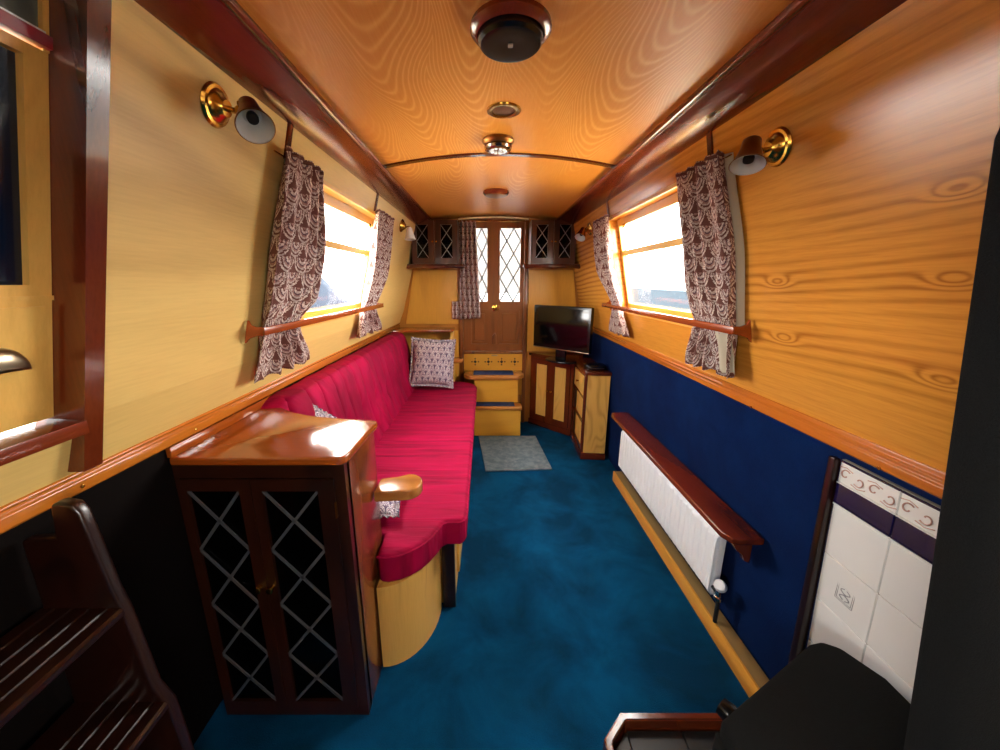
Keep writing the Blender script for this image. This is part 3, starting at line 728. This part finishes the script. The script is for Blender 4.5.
# ---------------------------------------------------------------- ceiling fittings
def cz(x, y=0): return zc(x)
x = .054
r = thing('mushroom_vent', 'large round black ceiling vent in a mahogany ring, nearest the camera', 'vent', (x, 1.065, zc(x)))
obj('ring', B().lathe([(.055, 0), (.095, 0), (.097, .012), (.088, .022), (.080, .024), (.076, .018), (.055, .014)], (x, 1.065, zc(x) + .001), (0, 0, -1), 56, cap=False), 'mahog', r, 50)
obj('black_dome', B().lathe([(0, 0), (.072, 0), (.077, .016), (.078, .034), (.072, .041), (.058, .043), (.02, .039), (0, .039)], (x, 1.065, zc(x)), (0, 0, -1), 56), 'black', r, 40)
obj('centre_catch', B().box(x - .006, x + .006, 1.06, 1.07, zc(x) - .044, zc(x) - .036, .002), 'nickel', r)
r = thing('ceiling_ring', 'flat brass ring fitting on the ceiling between vent and spotlight', 'fitting', (x, 1.50, zc(x)))
obj('rim', B().lathe([(.040, 0), (.062, 0), (.060, .006), (.050, .008), (.044, .005), (.040, .005)], (x + .002, 1.515, zc(x) + .001), (0, 0, -1), 48, cap=False), 'brass', r, 50)
obj('grille', B().lathe([(0, 0), (.042, 0), (.042, .003), (0, .004)], (x + .002, 1.515, zc(x) + .001), (0, 0, -1), 48), 'oldbrass', r)
r = thing('ceiling_light', 'small round ceiling light with chrome rim beside the cross batten', 'lamp', (.043, 1.80, zc(x)))
obj('mount', B().lathe([(0, 0), (.066, 0), (.068, .012), (.058, .022), (0, .022)], (.043, 1.80, zc(x) + .001), (0, 0, -1), 48), 'oldbrass', r)
obj('rim', B().lathe([(.0, .02), (.052, .02), (.060, .030), (.056, .040), (.046, .044), (0, .042)], (.043, 1.80, zc(x)), (0, 0, -1), 48), 'chrome', r)
b = B()
for k in range(10):
    a = 2 * PI * k / 10; b.lathe([(0, 0), (.008, 0), (.006, .004), (0, .005)], (.043 + .03 * math.cos(a), 1.80 + .03 * math.sin(a), zc(x) - .043), (0, 0, -1), 10)
obj('lens', b, 'white', r)
r = thing('mushroom_vent', 'small dark round ceiling vent at the far end by the doors', 'vent', (x, 2.74, zc(x)))
obj('ring', B().lathe([(.055, 0), (.085, 0), (.088, .014), (.078, .026), (.055, .026)], (x, 2.74, zc(x) + .001), (0, 0, -1), 48, cap=False), 'mahog', r, 50)
obj('black_dome', B().lathe([(0, 0), (.07, 0), (.072, .03), (.05, .036), (0, .036)], (x, 2.74, zc(x)), (0, 0, -1), 48), 'oldbrass', r, 40)

# ---------------------------------------------------------------- corner cabinet, television, set-top box
class Face:
    def __init__(s, p0, p1):
        s.p = Vector((p0[0], p0[1], 0)); d = Vector((p1[0] - p0[0], p1[1] - p0[1], 0)); s.L = d.length; s.u = d.normalized()
        s.n = Vector((s.u.y, -s.u.x, 0)) # to the right of travel
    def m(s): # local (u, out, z)
        return Matrix(((s.u.x, s.n.x, 0, s.p.x), (s.u.y, s.n.y, 0, s.p.y), (0, 0, 1, 0), (0, 0, 0, 1)))
    def __call__(s, u, z, w): q = s.p + s.u * u + s.n * (-w); return (q.x, q.y, z)
A_, B_, C_, D_ = (.425, 3.655), (.765, 3.20), (.745, 2.77), (.95, 2.74)
r = thing('corner_cabinet', 'oak and mahogany corner cabinet with doors and drawer under the television', 'cabinet', (.75, 3.3, 0))
ins = [(.44, 3.65), (.785, 3.325), (.783, 2.88), (.945, 2.86), (.945, 3.66)]
obj('carcass', B().prism(ins, .02, .715, 'Z'), 'dark_wood', r, 0)
def off(p, d=(0, 0)): return (p[0] + d[0], p[1] + d[1])
obj('top', B().prism([(.405, 3.672), (.770, 3.275), (.754, 2.825), (.954, 2.800), (.94, 3.672)], .715, .742, 'Z', .005), 'mahog_x', r)
obj('plinth', B().prism([(.415, 3.66), (.775, 3.305), (.760, 2.837), (.958, 2.812), (.958, 3.66)], 0, .06, 'Z', .004), 'mahog_x', r)
F1 = Face((.427, 3.652), (.778, 3.310))
L1 = F1.L
obj('face_frame', B().holed(F1, [0, .03, L1 - .03, L1], [.06, .075, .69, .715], [(.03, L1 - .03, .075, .69)], .02), 'mahog_z', r, 0)
for k in range(2):
    u0 = .032 + k * (L1 - .064) / 2 + (.001 if k else 0); u1 = .032 + (k + 1) * (L1 - .064) / 2 - (0 if k else .001)
    d = obj('door', B().holed(lambda u, v, w: F1(u, v, w - .006), [u0, u0 + .045, u1 - .045, u1], [.078, .125, .645, .688], [(u0 + .045, u1 - .045, .125, .645)], .02), 'mahog_z', r, 0)
    obj('door_panel', B().box(u0 + .04, u1 - .04, -.01, .001, .12, .65, .003, F1.m()), 'oak_light', d, 0)
    q = F1(u1 - .02 if k == 0 else u0 + .02, .40, -.006)
    obj('handle', B().lathe([(0, 0), (.006, 0), (.005, .012), (.012, .018), (.010, .026), (0, .028)], q, F1.n, 16), 'brass', d)
F2 = Face((.784, 3.305), (.765, 2.842))
L2 = F2.L
zr = [.06, .085, .285, .31, .5, .525, .545, .69, .715]
obj('side_frame', B().holed(F2, [0, .045, L2 - .035, L2], [.06, .10, .30, .325, .505, .53, .69, .715], [(.045, L2 - .035, .10, .30), (.045, L2 - .035, .325, .505), (.045, L2 - .035, .53, .69)], .018), 'mahog_z', r, 0)
for z0, z1 in ((.10, .30), (.325, .505)):
    obj('side_panel', B().box(.045, L2 - .035, -.016, -.006, z0, z1, .003, F2.m()), 'oak_light', r, 0)
d = obj('drawer', B().box(.05, L2 - .04, -.010, .006, .535, .685, .003, F2.m()), 'oak_light', r)
obj('knob', B().lathe([(0, 0), (.005, 0), (.004, .010), (.011, .016), (0, .024)], F2(L2 / 2, .61, -.006), F2.n, 16), 'brass', d)
F3 = Face((.766, 2.840), (.955, 2.815))
obj('end_panel', B().box(.012, F3.L - .004, -.02, 0, .06, .715, .002, F3.m()), 'oak_light', r, 0)
obj('corner_post', B().box(-.01, .014, -.02, .004, .06, .715, .003, F3.m()), 'mahog_z', r)

r = thing('television', 'black flat screen television standing on the corner cabinet', 'television', (.66, 3.22, .742))
FT = Face((.415, 3.42), (.820, 3.00)); LT = FT.L
zt0, zt1 = .845, 1.222
obj('casing', B().box(0, LT, -.045, 0, zt0, zt1, .008, FT.m()), 'black', r)
obj('rear_bulge', B().box(.08, LT - .08, -.085, -.04, zt0 + .04, zt1 - .06, .015, FT.m()), 'blackmatt', r)
obj('screen', B().box(.022, LT - .022, -.004, .0015, zt0 + .04, zt1 - .02, .001, FT.m()), 'screen', r)
obj('chin_trim', B().box(.004, LT - .004, -.004, .003, zt0 + .002, zt0 + .010, .001, FT.m()), 'nickel', r, label='silver strip below the screen')
obj('stand_neck', B().box(LT / 2 - .05, LT / 2 + .05, -.04, -.015, .755, zt0 + .02, .004, FT.m()), 'black', r)
b = B().prism([(LT / 2 + .15 * math.cos(2 * PI * k / 32), -.03 + .10 * math.sin(2 * PI * k / 32)) for k in range(32)], .742, .757, 'Z', .004, FT.m())
obj('stand_base', b, 'black', r)
r = thing('set_top_box', 'glossy black set top box on the near end of the corner cabinet', 'box', (.85, 2.92, .742))
obj('body', B().prism(rounded(.775, .930, 2.85, 2.99, .03), .745, .785, 'Z', .012, seg=3), 'black', r)
obj('foot', B().prism(rounded(.79, .91, 2.87, 2.97, .02), .742, .747, 'Z'), 'blackmatt', r)
obj('front_strip', B().box(.80, .905, 2.847, 2.852, .762, .768, .001), 'nickel', r)

# ---------------------------------------------------------------- radiator, shelf and pipe boxing
r = thing('radiator', 'white fluted panel radiator low on the blue right wall', 'radiator', (.93, 1.85, .2))
y0, y1, z0, z1, xf = 1.285, 2.38, .165, .452, .912
def rad(u, v):
    y = y0 + (y1 - y0) * u; q = (u * 26) % 1
    fl = .006 - .007 * math.exp(-((q - .5) / .10) ** 2)
    e = min(1, min(v, 1 - v) * 14); e = e * e * (3 - 2 * e)
    return (xf + .010 * (1 - e) - fl * e * 1.0, y, z0 + (z1 - z0) * v)
obj('front_panel', B().grid(rad, 416, 30), 'white', r, 60, solid=.002)
b = B().box(xf + .010, xf + .036, y0, y1, z0, z1, .004)
obj('back_panel', b, 'white', r)
b = B()
for k in range(30): b.box(xf + .012, xf + .034, y0 + .02 + k * .036, y0 + .038 + k * .036, z1 - .002, z1 + .004)
obj('top_grille', b, 'white', r, 0)
b = B().tube([(.925, 1.287, .205), (.925, 1.245, .205)], .009, 12).tube([(.925, 1.245, .205), (.925, 1.243, .075)], .008, 12)
obj('pipe', b, 'blackmatt', r)
obj('valve', B().lathe([(0, 0), (.018, 0), (.018, .012), (.013, .016), (.013, .05), (.010, .055), (0, .055)], (.925, 1.245, .185), (0, 0, 1), 24), 'chrome', r)
obj('thermostat_knob', B().lathe([(0, 0), (.020, 0), (.022, .006), (.022, .030), (.018, .036), (0, .037)], (.925, 1.240, .245), (-.5, -.35, .65), 24), 'white', r)
r = thing('radiator_shelf', 'polished mahogany shelf mounted above the white radiator', 'shelf', (.9, 1.75, .56))
obj('board', B().prism([(.955, 1.115), (.87, 1.115), (.845, 1.125), (.828, 1.16), (.828, 2.38), (.84, 2.41), (.86, 2.42), (.955, 2.42)], .535, .56, 'Z', .006, seg=3), 'mahog', r)
for y in (1.165, 2.39):
    obj('bracket', B().prism([(.955, .535), (.865, .535), (.865, .515), (.885, .50), (.90, .475), (.925, .455), (.935, .43), (.957, .42)], y, y + .022, 'Y', .003), 'mahog_z', r)
r = thing('pipe_boxing', 'long pine pipe boxing on the floor under the radiator', 'boxing', (.95, 1.7, 0))
obj('front_board', B().box(.918, .928, .955, 2.50, 0, .075, .002), 'plinth', r)
obj('top_board', B().box(.929, .982, .955, 2.50, .060, .073, .002), 'plinth_top', r)

# ---------------------------------------------------------------- tiled splashback
struct('trim_14', B().prism([(.932, .968), (.914, .968), (.95, .0), (.983, .0)], .905, .925, 'Y', .003), 'dark_wood')
r = thing('tile_panel', 'white tiled panel with navy and embossed border on the right wall', 'tiles', (.93, .3, .5))
TY = [.903 - .149 * k for k in range(9)]
tx = lambda z: XR(z, .012)
def tplane(y0, y1, z0, z1, o=0, b=None, th=.006, bev=.0015):
    b = b or B(); t = bmesh.new()
    vs = [t.verts.new((XR(z) - .010 - o - k, y, z)) for k in (0, th) for y, z in ((y0, z0), (y1, z0), (y1, z1), (y0, z1))]
    for f in ((0, 1, 2, 3), (7, 6, 5, 4), (0, 4, 5, 1), (1, 5, 6, 2), (2, 6, 7, 3), (3, 7, 4, 0)): t.faces.new([vs[i] for i in f])
    bmesh.ops.recalc_face_normals(t, faces=t.faces)
    bmesh.ops.bevel(t, geom=t.edges[:], offset=bev, segments=1, affect='EDGES')
    return b.add(t)
obj('grout_bed', B().holed(lambda u, v, w: (XR(v) - .002 - w, u, v), [TY[-1], .904], [.0, .5, .968], [], .010), 'grout', r, 0)
bt, bn, be, bl = B(), B(), B(), B()
zrow = [.838, .687, .535, .383, .231, .079]
for k in range(8):
    a, c = TY[k + 1] + .001, TY[k] - .001
    for z1, z0 in zip(zrow, zrow[1:]): tplane(a, c, z0 + .001, z1 - .001, 0, bt)
    tplane(a, c, .848, .902, .002, bn)
    tplane(a, c, .905, .962, 0, be)
    tplane(a, c, .839, .843, .003, bl, bev=.0005); tplane(a, c, .9025, .9045, .003, bl, bev=.0005)
    tplane(a, c, .8445, .8475, .003, bn, bev=.0005); tplane(a, c, .963, .967, .003, bn, bev=.0005)
obj('white_tiles', bt, 'tile', r, 0); obj('navy_border_tiles', bn, 'navytile', r, 0)
obj('embossed_border_tiles', be, 'tile', r, 0); obj('white_liner', bl, 'tile', r, 0)
b = B()
for k in range(8):
    for j in range(4):
        cy = TY[k] - .02 - j * .037; sg = 1 if j % 2 else -1
        P = []
        for q in range(15):
            a = q / 14 * 1.6 * PI; rr = .004 + .011 * q / 14
            P.append((XR(.933) - .0175, cy + rr * math.cos(a + .5) * sg, .933 + sg * rr * math.sin(a + .5)))
        b.tube(P, .0018, 5)
        b.tube([(XR(.933) - .0175, cy - .018, .933 - sg * .014), (XR(.933) - .0175, cy, .933 - sg * .02), (XR(.933) - .0175, cy + .018, .933 - sg * .016)], .0014, 5)
obj('scroll_relief', b, 'pinkrelief', r, label='pinkish scroll relief')
b = B(); cy, cz_ = .825, .612; X_ = XR(cz_) - .0165
for s2 in (.024, .020):
    b.tube([(X_, cy - s2, cz_ - s2), (X_, cy + s2, cz_ - s2), (X_, cy + s2, cz_ + s2), (X_, cy - s2, cz_ + s2), (X_, cy - s2, cz_ - s2)], .0008, 4)
for sa in (1, -1):
    for sb in (1, -1):
        b.tube([(X_, cy + sa * (.003 + .010 * math.sin(q / 8 * PI)), cz_ + sb * (.002 + .014 * q / 8)) for q in range(9)], .0015, 5)
b.lathe([(0, 0), (.004, 0), (0, .002)], (X_, cy, cz_), (-1, 0, 0), 10)
obj('tile_motif', b, 'lead', r, label='small grey blue painted motif')

# ---------------------------------------------------------------- hearth and black chair
r = thing('hearth', 'low black slate hearth with wooden edging in the right foreground', 'hearth', (.65, .4, 0))
outer = [(.345, -.5), (.345, .822), (.418, .893), (.955, .893), (.955, -.5)]
inner = [(.367, -.48), (.367, .812), (.428, .871), (.94, .871), (.94, -.48)]
b = B(); t = bmesh.new()
n = len(outer)
vo = [[t.verts.new((p[0], p[1], z)) for p in ring] for ring, z in ((outer, 0), (outer, .102), (inner, .102), (inner, .03))]
for a, c in zip(vo, vo[1:]):
    for i in range(n): t.faces.new((a[i], a[(i + 1) % n], c[(i + 1) % n], c[i]))
bmesh.ops.recalc_face_normals(t, faces=t.faces)
bmesh.ops.bevel(t, geom=[e for e in t.edges if len(e.link_faces) == 2 and all(abs(v.co.z - .102) < .001 for v in e.verts)], offset=.004, segments=2, affect='EDGES')
b.add(t); obj('wooden_edging', b, 'mahog_x', r)
b = B()
def clipbox(x0, x1, y0, y1):
    b.box(x0, x1, y0, y1, .0, .062, .002)
clipbox(.432, .60, .66, .868); clipbox(.604, .77, .66, .868); clipbox(.774, .938, .66, .868)
for y in (.45, .24, .03, -.2, -.47): 
    for x0, x1 in ((.37, .60), (.604, .77), (.774, .938)): clipbox(x0, x1, y, y + .206 if y > -.4 else -.21)
b.prism([(.37, .66), (.43, .66), (.43, .866), (.37, .808)], 0, .062, 'Z', .002)
obj('slate_tiles', b, 'slate', r, 0)

r = thing('armchair', 'high backed black fabric chair in the right foreground', 'chair', (.65, .5, .062))
seat = [(.475, .575), (.60, .640), (.80, .745), (.835, .752), (.868, .735), (.905, .66), (.905, .30), (.50, .30)]
obj('seat', B().prism(seat, .47, .55, 'Z', .012, seg=4), 'fleece', r, 60)
# leaning back rest
def bk(z, e): # left edge x at height z
    return .68 - (z - .5) * .155 / 1.0 + e
b = B(); t = bmesh.new()
lv = []
for z in [.44 + 1.22 * k / 24 for k in range(25)]:
    top = max(0, (z - 1.56) / .10); cut = .08 * top * top
    yb = .395 + (.0) * z; x0 = .655 - (z - .55) * .158 + cut
    x1 = .90 if z < 1.05 else .90 - (z - 1.05) * .27
    x1 -= cut; ring = []
    for k in range(32):
        a = 2 * PI * k / 32; ca, sa = math.cos(a), math.sin(a)
        ex = abs(ca) ** .35 * (1 if ca > 0 else -1); ey = abs(sa) ** .6 * (1 if sa > 0 else -1)
        ring.append(t.verts.new(((x0 + x1) / 2 + (x1 - x0) / 2 * ex, yb + .034 * ey, z)))
    lv.append(ring)
for a, c in zip(lv, lv[1:]):
    for k in range(32): t.faces.new((a[k], a[(k + 1) % 32], c[(k + 1) % 32], c[k]))
t.faces.new(lv[0][::-1]); t.faces.new(lv[-1]); bmesh.ops.recalc_face_normals(t, faces=t.faces)
b.add(t); obj('backrest', b, 'fleece', r, 60)
for x, y in ((.53, .56), (.84, .68), (.53, .34), (.84, .34)):
    obj('leg', B().tube([(x, y, .475), (x, y, .063)], [.02, .014], 12), 'blackmatt', r)
obj('tilt_knob', B().lathe([(0, 0), (.018, 0), (.022, .01), (.018, .03), (0, .034)], (.535, .61, .50), (-.5, .8, .1), 20), 'black', r)
obj('fabric_tab', B().prism([(.452, .552), (.475, .58), (.50, .56), (.482, .535)], .50, .512, 'Z', .003), 'fleece', r)

# ---------------------------------------------------------------- left foreground: side hatch, post, stairs
r = thing('side_hatch', 'oak framed hatch with dark glazed door recessed in the left wall', 'hatch', (XL(1.5) - .07, .35, 1.2))
def HL(y, z, w): return (XL(z) - .040 - w, y, z)
hy = [-.28, .18, .225, .645, .698]
obj('hatch_door', B().holed(HL, [-.29, -.22, .665, .699], [1.162, 1.175, 1.388, 1.415, 1.755, 1.771], [(-.22, .665, 1.415, 1.755)], .02), 'oak_light', r, 0)
obj('dark_glass', B().holed(lambda u, v, w: (XL(v) - .052 - w, u, v), [-.22, .665], [1.41, 1.756], [], .004), 'navy', r, 0)
obj('glass_bead', B().holed(lambda u, v, w: (XL(v) - .036 - w, u, v), [-.232, .699], [1.388, 1.396], [], .005), 'oak_light', r, 0)
obj('raised_panel', B().holed(lambda u, v, w: (XL(v) - .035 - w, u, v), [-.2, .685], [1.185, 1.378], [], .006), 'oak_light', r, 0)
b = B(); 
def cup(u, v):
    a = PI * u; q = v * PI / 2
    y = .606 + .046 * math.cos(a) ; z = 1.268 + .046 * math.sin(a) * math.cos(q * .92)
    return (XL(z) - .034 + .022 * math.sin(q) * (math.sin(a) ** .6 if math.sin(a) > 0 else 0), y, z)
b.grid(cup, 28, 12)
obj('cup_handle', b, 'nickel', r, 70, solid=.002, label='satin metal cup handle')
obj('red_edge', B().holed(lambda u, v, w: (XL(v) - .030 - w, u, v), [-.29, .697], [1.774, 1.791], [], .02), 'red', r, 0, label='red painted strip')
obj('upper_pane', B().holed(lambda u, v, w: (XL(v) - .045 - w, u, v), [-.29, .699], [1.791, 1.858], [], .006), 'greyglass', r, 0)
obj('upper_stile', B().holed(lambda u, v, w: (XL(v) - .038 - w, u, v), [.690, .699], [1.771, 1.86], [], .012), 'oak_light', r, 0)
obj('pale_bead', B().holed(lambda u, v, w: (XL(v) - .033 - w, u, v), [-.29, .690], [1.791, 1.795], [], .012), 'white', r, 0)  # highlight painted as a pale line above the red strip
# reveal lining and sill
struct('trim_15', B().holed(lambda u, v, w: (XL(v) + .02 - w, u, v), [.700, .738], [1.041, 1.5, 1.905], [], .1), 'mahog_z', smooth=0)
b = B().prism([(XL(1.14) + .030, 1.128), (XL(1.14) + .030, 1.155), (XL(1.155) - .068, 1.160), (XL(1.14) - .068, 1.128)], -.30, .699, 'Y', .002)
struct('trim_16', b, 'mahog')

r = thing('side_steps', 'dark mahogany ladder steps with ridged treads in the left foreground', 'steps', (-.78, .3, 0))
pr = [(-.885, 0), (-.645, 0), (-.665, .44), (-.672, .55), (-.695, .60), (-.712, .79), (-.722, .84), (-.735, .96), (-.741, 1.012), (-.752, 1.030), (-.775, 1.034), (-.79, 1.03), (-.80, .96), (-.865, .955), (-.87, .6)]
obj('side_board', B().prism(pr, .598, .622, 'Y', .006, seg=3), 'dark_wood', r)
obj('side_board', B().prism(pr, -.30, -.276, 'Y', .006, seg=3), 'dark_wood', r)
for z, xn in ((.805, -.708), (.565, -.672), (.33, -.66), (.1, -.65)):
    p = [(-.868, z - .022), (xn - .008, z - .022), (xn, z - .014), (xn, z - .004), (xn - .006, z)]
    x = xn - .03
    for k in range(4):
        xx = x - k * .034
        if xx > -.855: p += [(xx + .003, z), (xx, z - .004), (xx - .003, z)]
    p += [(-.868, z)]
    obj('tread', B().prism(p, -.276, .598, 'Y', .0), 'dark_wood', r, 0)

# ---------------------------------------------------------------- groups of repeats
GR = {'curtain': 'patterned curtains at the side windows', 'curtain_holdback': 'wooden slats holding back the curtains',
      'wall_lamp': 'small wall lamps on the cabin sides', 'wall_cupboard': 'leaded wall cupboards beside the doors',
      'patterned_cushion': 'patterned cushions on the sofa', 'mushroom_vent': 'round ceiling vents',
      'end_panel': 'yellow oak panels on the far wall', 'quay': 'concrete quays outside'}
for o in S.objects:
    k = o.name.split('.')[0]
    if o.parent is None and k in GR: o['group'] = GR[k]
